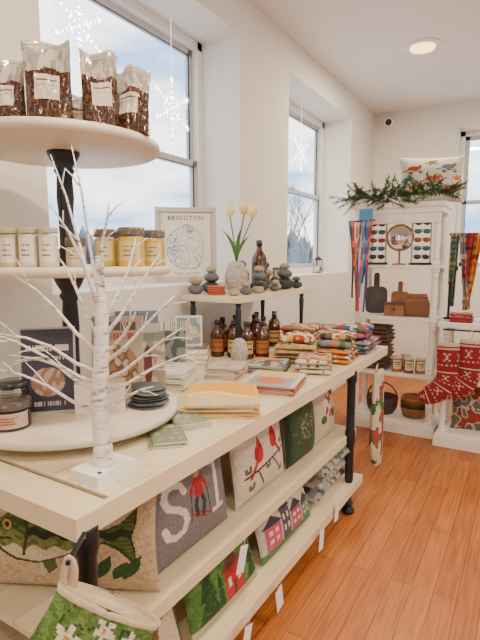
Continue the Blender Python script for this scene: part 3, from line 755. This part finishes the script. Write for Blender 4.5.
# ================================================================ WHITE SHELF UNIT
def unit(name,x0,x1,y0,y1,zs,top,crown=True):
    g=G(); w=x1-x0;cx=(x0+x1)/2;cyy=(y0+y1)/2
    g.box((cx,cyy,.04),(w+.04,y1-y0+.04,.08),WHITE);g.box((cx,cyy,.09),(w+.02,y1-y0+.02,.02),WHITE)
    for z in zs: g.box((cx,cyy,z-.015),(w,y1-y0,.03),WHITE)
    g.box((cx,cyy,top-.02),(w+.05,y1-y0+.05,.04),WHITE)
    if crown:
        g.box((cx,cyy,top-.06),(w+.02,y1-y0+.02,.05),WHITE); g.box((cx,y0+.01,top-.12),(w-.02,.02,.09),WHITE)
    lv=[.1]+[z for z in zs if z>.15]+[top-.04]
    for xx in(x0+.035,x1-.035):
        for yy in(y0+.035,y1-.035):
            for a,b2 in zip(lv[:-1],lv[1:]):
                h=b2-a-.03
                P=[(.032,0),(.032,.07),(.022,.10),(.03,.13),(.02,.17),(.026,.3),(.029,.5),(.026,.7),(.02,.83),(.03,.87),(.022,.9),(.032,.93),(.032,1)]
                g.lathe([(r,a+h*t) for r,t in P],WHITE,16,T(xx,yy,0))
    g.done(name,bevel=.004)
unit('white_shelf_unit',-1.32,-.63,4.19,4.55,[.12,.52,1.0,1.435],1.94)
unit('white_shelf_unit',-.575,.25,4.06,4.42,[.12,.55],1.0,False)
def c_floral(u,v):
    for (a,b,r,c) in ((.2,.7,.1,R_),(.75,.72,.11,(.1,.15,.2)),(.5,.45,.12,(.5,.07,.03)),(.22,.25,.1,Go),(.8,.25,.11,R_),(.5,.85,.07,Gn),(.08,.48,.06,Bl),(.92,.5,.06,Or)):
        if el(u,v,(a,b),(r,r*.55)) or el(u,v,(a+r*.9,b+r*.4),(r*.35,r*.35)) or seg(u,v,(a,b),(a-r*1.7,b-r*.5))<.016: return c
        if seg(u,v,(a-r,b-r*.8),(a+r*1.2,b-r*.6))<.01: return (.12,.07,.03)
        if el(u,v,(a+r,b-r),(r*.35,r*.2)) or el(u,v,(a-r*.6,b-r*1.1),(r*.35,r*.2)): return (.05,.15,.05)
    return (.58,.52,.42)
pillow('bird_pillow',-.75,4.37,1.942,.52,.40,.17,c_floral,.35,.22,n=90,pin=.09)
g=G()
SP=mat('spruce_needle',(.035,.10,.03),.7,var=.4,vscale=30)
for i in range(80):
    t=i/79; bx=-1.40+t*.82; p0=Vector((bx,4.175+random.uniform(-.02,.05),1.965+random.uniform(0,.05)+.02*math.sin(t*9)))
    d=Vector((random.uniform(-1,1),random.uniform(-.6,.1),random.uniform(-.35,.75))).normalized(); ln=random.uniform(.10,.2)
    p2=p0+d*ln
    if p2.z<1.95 and p2.y>4.14: p2.y=4.13
    p1=(p0+p2)/2+Vector((0,-.01,.012))
    g.sweep([p0,p1,p2],[.003,.002,.001],None,DWOOD,5)
    vs=[];fs=[]
    for j in range(46):
        s=j/46; b0=p0.lerp(p2,s); nd=(d*.8+Vector((random.uniform(-1,1),random.uniform(-1,1),random.uniform(-1,1)))*.9).normalized()*random.uniform(.03,.05)
        sd=nd.cross(Vector((.3,.5,.8))).normalized()*.0038; k=len(vs)
        vs+= [b0+sd,b0-sd,b0+nd]; fs.append((k,k+1,k+2))
    g.add(vs,fs,SP)
g.done('evergreen_garland')
def sunrack(name,x,y,z):
    g=G(); RK=mat('rack_grey',(.35,.34,.32),.4)
    g.box((0,.02,.01),(.18,.1,.02),BLACK)
    for s in(-1,1): g.box((s*.075,.02,.2),(.012,.012,.38),RK)
    lens=[(.02,.02,.03),(.02,.08,.2),(.25,.05,.04),(.03,.15,.14),(.05,.02,.02)]
    for r in range(5):
        zz=.06+r*.07; c=lens[r]; g.box((0,.015,zz+.006),(.15,.01,.008),RK); g.box((0,-.012,zz+.022),(.12,.006,.006),PAPER,col=c)
        for s in(-1,1):
            g.lathe([(.026,0),(.026,.004)],GLOSS,16,T(s*.034,-.012,zz+.008)@RX(pi/2)@Matrix.Diagonal((1.15,.8,1,1)),lambda a,q:c)
            g.box((s*.064,.0,zz+.016),(.004,.03,.006),PAPER,col=c)
    g.done(name,loc=(x,y,z),rot=(0,0,.35))
sunrack('sunglasses_rack',-1.17,4.33,1.4355);sunrack('sunglasses_rack',-.80,4.33,1.4355)
g=G(); SIL=mat('mirror_glass',(.9,.9,.9),.03,1.0)
g.lathe([(.06,0),(.06,.01),(.008,.015),(.008,.12)],MWOOD,20)
Mm=T(0,0,.23)@RX(pi/2-.1); g.lathe([(.1,-.008),(.115,-.008),(.115,.012),(.1,.014)],MWOOD,36,Mm); g.lathe([(.1,.010),(.1,.0145)],SIL,36,Mm)
g.done('round_table_mirror',loc=(-.985,4.36,1.4355),rot=(0,0,.3))
g=G(); CH=mat('charred_wood',(.035,.03,.028),.5,var=.3,vscale=20)
def rr(w,h,r,z0,n=6):
    P=[]
    for (cx,cz,a0) in ((w/2-r,z0+r,-pi/2),(w/2-r,z0+h-r,0),(-w/2+r,z0+h-r,pi/2),(-w/2+r,z0+r,pi)):
        for i in range(n+1): a=a0+pi/2*i/n; P.append((cx+r*math.cos(a),cz+r*math.sin(a)))
    return P
g.prism(rr(.19,.24,.05,0),.018,CH); g.prism(rr(.05,.14,.024,.225),.0182,CH); g.lathe([(.010,-.0105),(.010,.0105)],mat('leather_tan',(.2,.075,.03),.6),12,T(0,0,.335)@RX(pi/2))
g.done('cutting_board',loc=(-1.185,4.42,1.0),rot=(-.12,0,.3),bevel=.003)
g=G(); g.prism(rr(.15,.20,.03,0),.016,MWOOD); g.prism(rr(.04,.10,.018,.19),.0162,MWOOD)
g.done('cutting_board',loc=(-.99,4.46,1.0),rot=(-.12,0,.1),bevel=.003)
g=G(); g.box((0,0,.05),(.16,.13,.1),MWOOD); g.box((0,0,.105),(.165,.135,.012),DWOOD); g.box((0,-.068,.06),(.02,.006,.02),BLACK); g.done('wooden_box',loc=(-1.0,4.31,1.0),rot=(0,0,.2),bevel=.003)
g=G()
for i in range(4): g.box((0,.015*i,.06+.012*i),(.2-.015*i,.014,.12+.024*i),MWOOD if i%2 else MATS['leather_tan'])
g.box((0,.03,.006),(.22,.1,.012),DWOOD); g.done('leather_goods_display',loc=(-.81,4.32,1.0),rot=(0,0,.2),bevel=.002)
folded('folded_textile',-1.15,4.38,.52,.24,.28,11,0,[(.09,.05,.035),(.2,.09,.06),(.12,.07,.05)],th=.034,k=9,wr=.004)
for i,(x,y) in enumerate([(-.95,4.28),(-.85,4.27),(-.76,4.3),(-.9,4.4)]):
    jar('preserve_jar',x,y,.52,.042,.13,(.30,.05,.02) if i%2 else (.36,.14,.03),(.5,.42,.28),(.62,.55,.4),face=-1.2,mark=(.2,.1,.05))
g=G(); 
for i in range(3): g.lathe([(.07,0),(.1,.02),(.115,.07),(.12,.09),(.112,.09),(.1,.07),(.085,.025),(.01,.02)],DWOOD if i%2 else MWOOD,28,T(0,0,.045*i),cap=False)
g.lathe([(.07,0),(.07,.003)],MWOOD,20)
g.done('wooden_bowl_stack',loc=(-.80,4.34,.12))
g=G(); g.lathe([(.1,0),(.13,.05),(.14,.14),(.13,.15),(.12,.1),(.09,.02),(.01,.015)],mat('wicker_dark',(.07,.04,.03),.8,bump=1,bscale=90),28,cap=False); g.lathe([(.1,0),(.1,.003)],DWOOD,24)
g.sweep([(-.13*math.cos(a),0,.14+.13*math.sin(a)) for a in [pi*k/12 for k in range(13)]],.007,None,DWOOD,8); g.done('wicker_basket',loc=(-1.08,4.34,.12))
# lanyards hanging at the side of the unit
g=G()
g.box((0,0,0),(.012,.26,.012),BLACK)
cl=[R_,(.03,.07,.3),(.02,.02,.02),(.04,.22,.36),(.5,.05,.08),(.1,.06,.2),(.55,.2,.03),R_,(.03,.1,.3),(.02,.02,.02)]
for i in range(10):
    y=-.11+i*.024; c=cl[i]; ln=.64+.14*math.sin(i*2.1)
    g.grid(2,14,lambda u,v:(-.008-.012*math.sin(v*5+i)-.006*(i%2),y*(1-.5*v)+(u-.5)*.026*(1-.3*v)+.006*math.sin(v*4+i),-v*ln),PAPER,lambda u,v,c=c:c if int(v*22)%5 else tuple(min(1,q*2+.06) for q in c))
g.box((-.012,-.05,.05),(.004,.13,.09),PAPER,col=(.05,.25,.48)); g.box((-.009,-.05,.0),(.004,.01,.1),BLACK)
g.done('lanyard_rack',loc=(-1.245,4.10,1.80),rot=(0,0,1.25))
def c_nord(t,a):
    i=int(t*44);j=int(a*28/6.283)
    if i<2: return (.5,.44,.34)
    if i%11==3: return (.48,.4,.3)
    if i%11 in(5,6,7,8) and abs((j%6)-3)==abs((i%11)-6.5)//1: return (.46,.38,.29)
    if i%11==10 and j%2: return (.46,.38,.29)
    return (.24,.010,.015)
def rstock(x,y,z,s,rz):
    g=G(); p_,a_,b_=smooth([(0,0,-.0),(0,0,-.1),(0,0,-.2),(-.01,0,-.27),(-.05,0,-.33),(-.12,0,-.37),(-.17,0,-.375)],60,[.07,.07,.066,.072,.075,.06,.025],[.022,.028,.028,.03,.03,.028,.015])
    g.sweep(p_,a_,b_,CLOTH,56,colf=c_nord,M=Matrix.Scale(s,4))
    g.sweep([(0,0,0),(.01,0,.05),(.0,0,.07)],.004,None,BIND,6); g.done('knit_stocking',loc=(x,y,z),rot=(0,0,rz))
rstock(-.50,3.94,.86,1.15,.2);rstock(-.35,3.965,.89,1.1,.0)
g=G(); g.box((-.2,3.99,.953),(.70,.012,.012),BLACK)
for xx in(-.52,.1): g.box((xx,4.012,.953),(.012,.05,.012),BLACK)
g.done('hanging_rail')
pillow('floral_pillow',-.28,4.20,.122,.42,.36,.13,c_pat([(.26,.03,.03),(.52,.44,.32),(.12,.12,.10)],3,9),.1,.2,n=60)
g=G(); g.box((0,0,.08),(.3,.2,.16),MWOOD);g.box((0,-.104,.08),(.26,.006,.12),DWOOD);g.box((0,-.11,.08),(.06,.01,.015),BLACK);g.done('wooden_crate',loc=(-.1,4.24,.55),bevel=.004)
folded('folded_textile',-.40,4.24,.55,.2,.26,4,.1,[Wt,R_,Wt],k=4)
g=G()
for xx in(-.56,.2): g.lathe([(.04,1.0),(.04,1.01),(.01,1.02),(.01,1.68)],BLACK,12,T(xx,4.29,0))
g.sweep([(-.58,4.29,1.68),(.22,4.29,1.68)],.01,None,BLACK,8)
sc=[[Gn,Bl,Tn],[Gy,Wt,Gy],[R_,Bk,R_],[Or,R_,Go],[(.06,.2,.2),Bl,Wt],[Wt,Wt,Pk],[Bl,Gn,R_],[Pu,Bl,Pk],[Tn,R_,Gy],[Bk,Gy,Bk],[Wt,Pk,Gy],[R_,Or,Bk]]
for i,cs in enumerate(sc):
    x0=-.57+i*.060
    for s in(-1,1):
        ln=.50+.11*math.sin(i*3+s)
        kk=(lambda cs,i:(lambda u,v:cs[0] if nz(u,v*2,4,i)<.12 and int(v*18)%5 else (cs[1] if int(v*18)%2 else cs[2])))(cs,i)
        g.grid(14,50,lambda u,v:(x0+u*.062*(1-.3*v)+.07*v*math.sin(i*1.7),4.29+s*(.014+.03*v**.5+.014*math.sin(u*11+i)),1.692-v*ln),CLOTH,kk)
g.done('scarf_rack')
for i,(x,c) in enumerate([(-.44,(.30,.03,.03)),(-.22,(.06,.1,.22)),(0,(.5,.38,.18))]):
    folded('folded_scarf',x,4.145,1.0,.17,.13,3,.05,[c,Wt,c,Bk],k=i,th=.022,wr=.006)

# ================================================================ CEILING FIXTURES
LENS=mat('lamp_lens',(1,.62,.24),.4,emit=4)
def dl(x,y,p):
    g=G(); g.lathe([(.15,ZC-.012),(.16,ZC-.006),(.16,ZC)],TRIM,36,T(x,y,0)); g.lathe([(.10,ZC-.03),(.105,ZC-.012)],LENS,32,T(x,y,0)); h=g.done('recessed_ceiling_light')
    l=bpy.data.lights.new('lamp','AREA'); l.shape='DISK'; l.size=.24; l.energy=p; l.color=(1,.83,.61)
    o=bpy.data.objects.new('lamp',l); COL.objects.link(o); o.location=(x,y,ZC-.04); o.parent=h
for x,y in ((-.93,4.67),(1.3,4.4),(1.4,1.6),(.6,-.9),(-.5,.9)): dl(x,y,52)  # first one is in view; the rest are unseen, added as room light
g=G(); g.lathe([(.05,0),(.05,.03),(.03,.035)],WPLAS,20,T(0,.0,0)@RX(pi/2)); g.blob((.055,.055,.055),WPLAS,T(0,-.07,-.01),amp=0); g.blob((.04,.03,.04),BLACK,T(.01,-.105,-.02),amp=0)
g.done('security_camera',loc=(-1.66,YF,3.19))

# ================================================================ WORLD + CAMERA
w=bpy.data.worlds.new('sky');bpy.context.scene.world=w;w.use_nodes=True;nt=w.node_tree;N=nt.nodes;L=nt.links
bg=N['Background']; tc=N.new('ShaderNodeTexCoord'); mp=N.new('ShaderNodeMapping');mp.inputs['Scale'].default_value=(1.2,1.2,4.5)
L.new(tc.outputs['Generated'],mp.inputs[0]); nn=N.new('ShaderNodeTexNoise');nn.inputs['Scale'].default_value=2.2;nn.inputs['Detail'].default_value=7;nn.inputs['Roughness'].default_value=.55
L.new(mp.outputs[0],nn.inputs['Vector']); rp=N.new('ShaderNodeValToRGB')
rp.color_ramp.elements[0].position=.38;rp.color_ramp.elements[0].color=(.30,.50,.82,1);rp.color_ramp.elements[1].position=.56;rp.color_ramp.elements[1].color=(1.2,1.2,1.18,1)
L.new(nn.outputs['Fac'],rp.inputs[0]);L.new(rp.outputs[0],bg.inputs[0]);bg.inputs[1].default_value=3.4
cam=bpy.data.cameras.new('camera');co=bpy.data.objects.new('camera',cam);COL.objects.link(co)
cam.sensor_fit='VERTICAL';cam.sensor_height=24;cam.lens=24*490/640;cam.clip_start=.05;cam.clip_end=600
co.location=(0,0,1.5);co.rotation_euler=(pi/2-math.radians(7.3),0,math.radians(30.6))
bpy.context.scene.camera=co
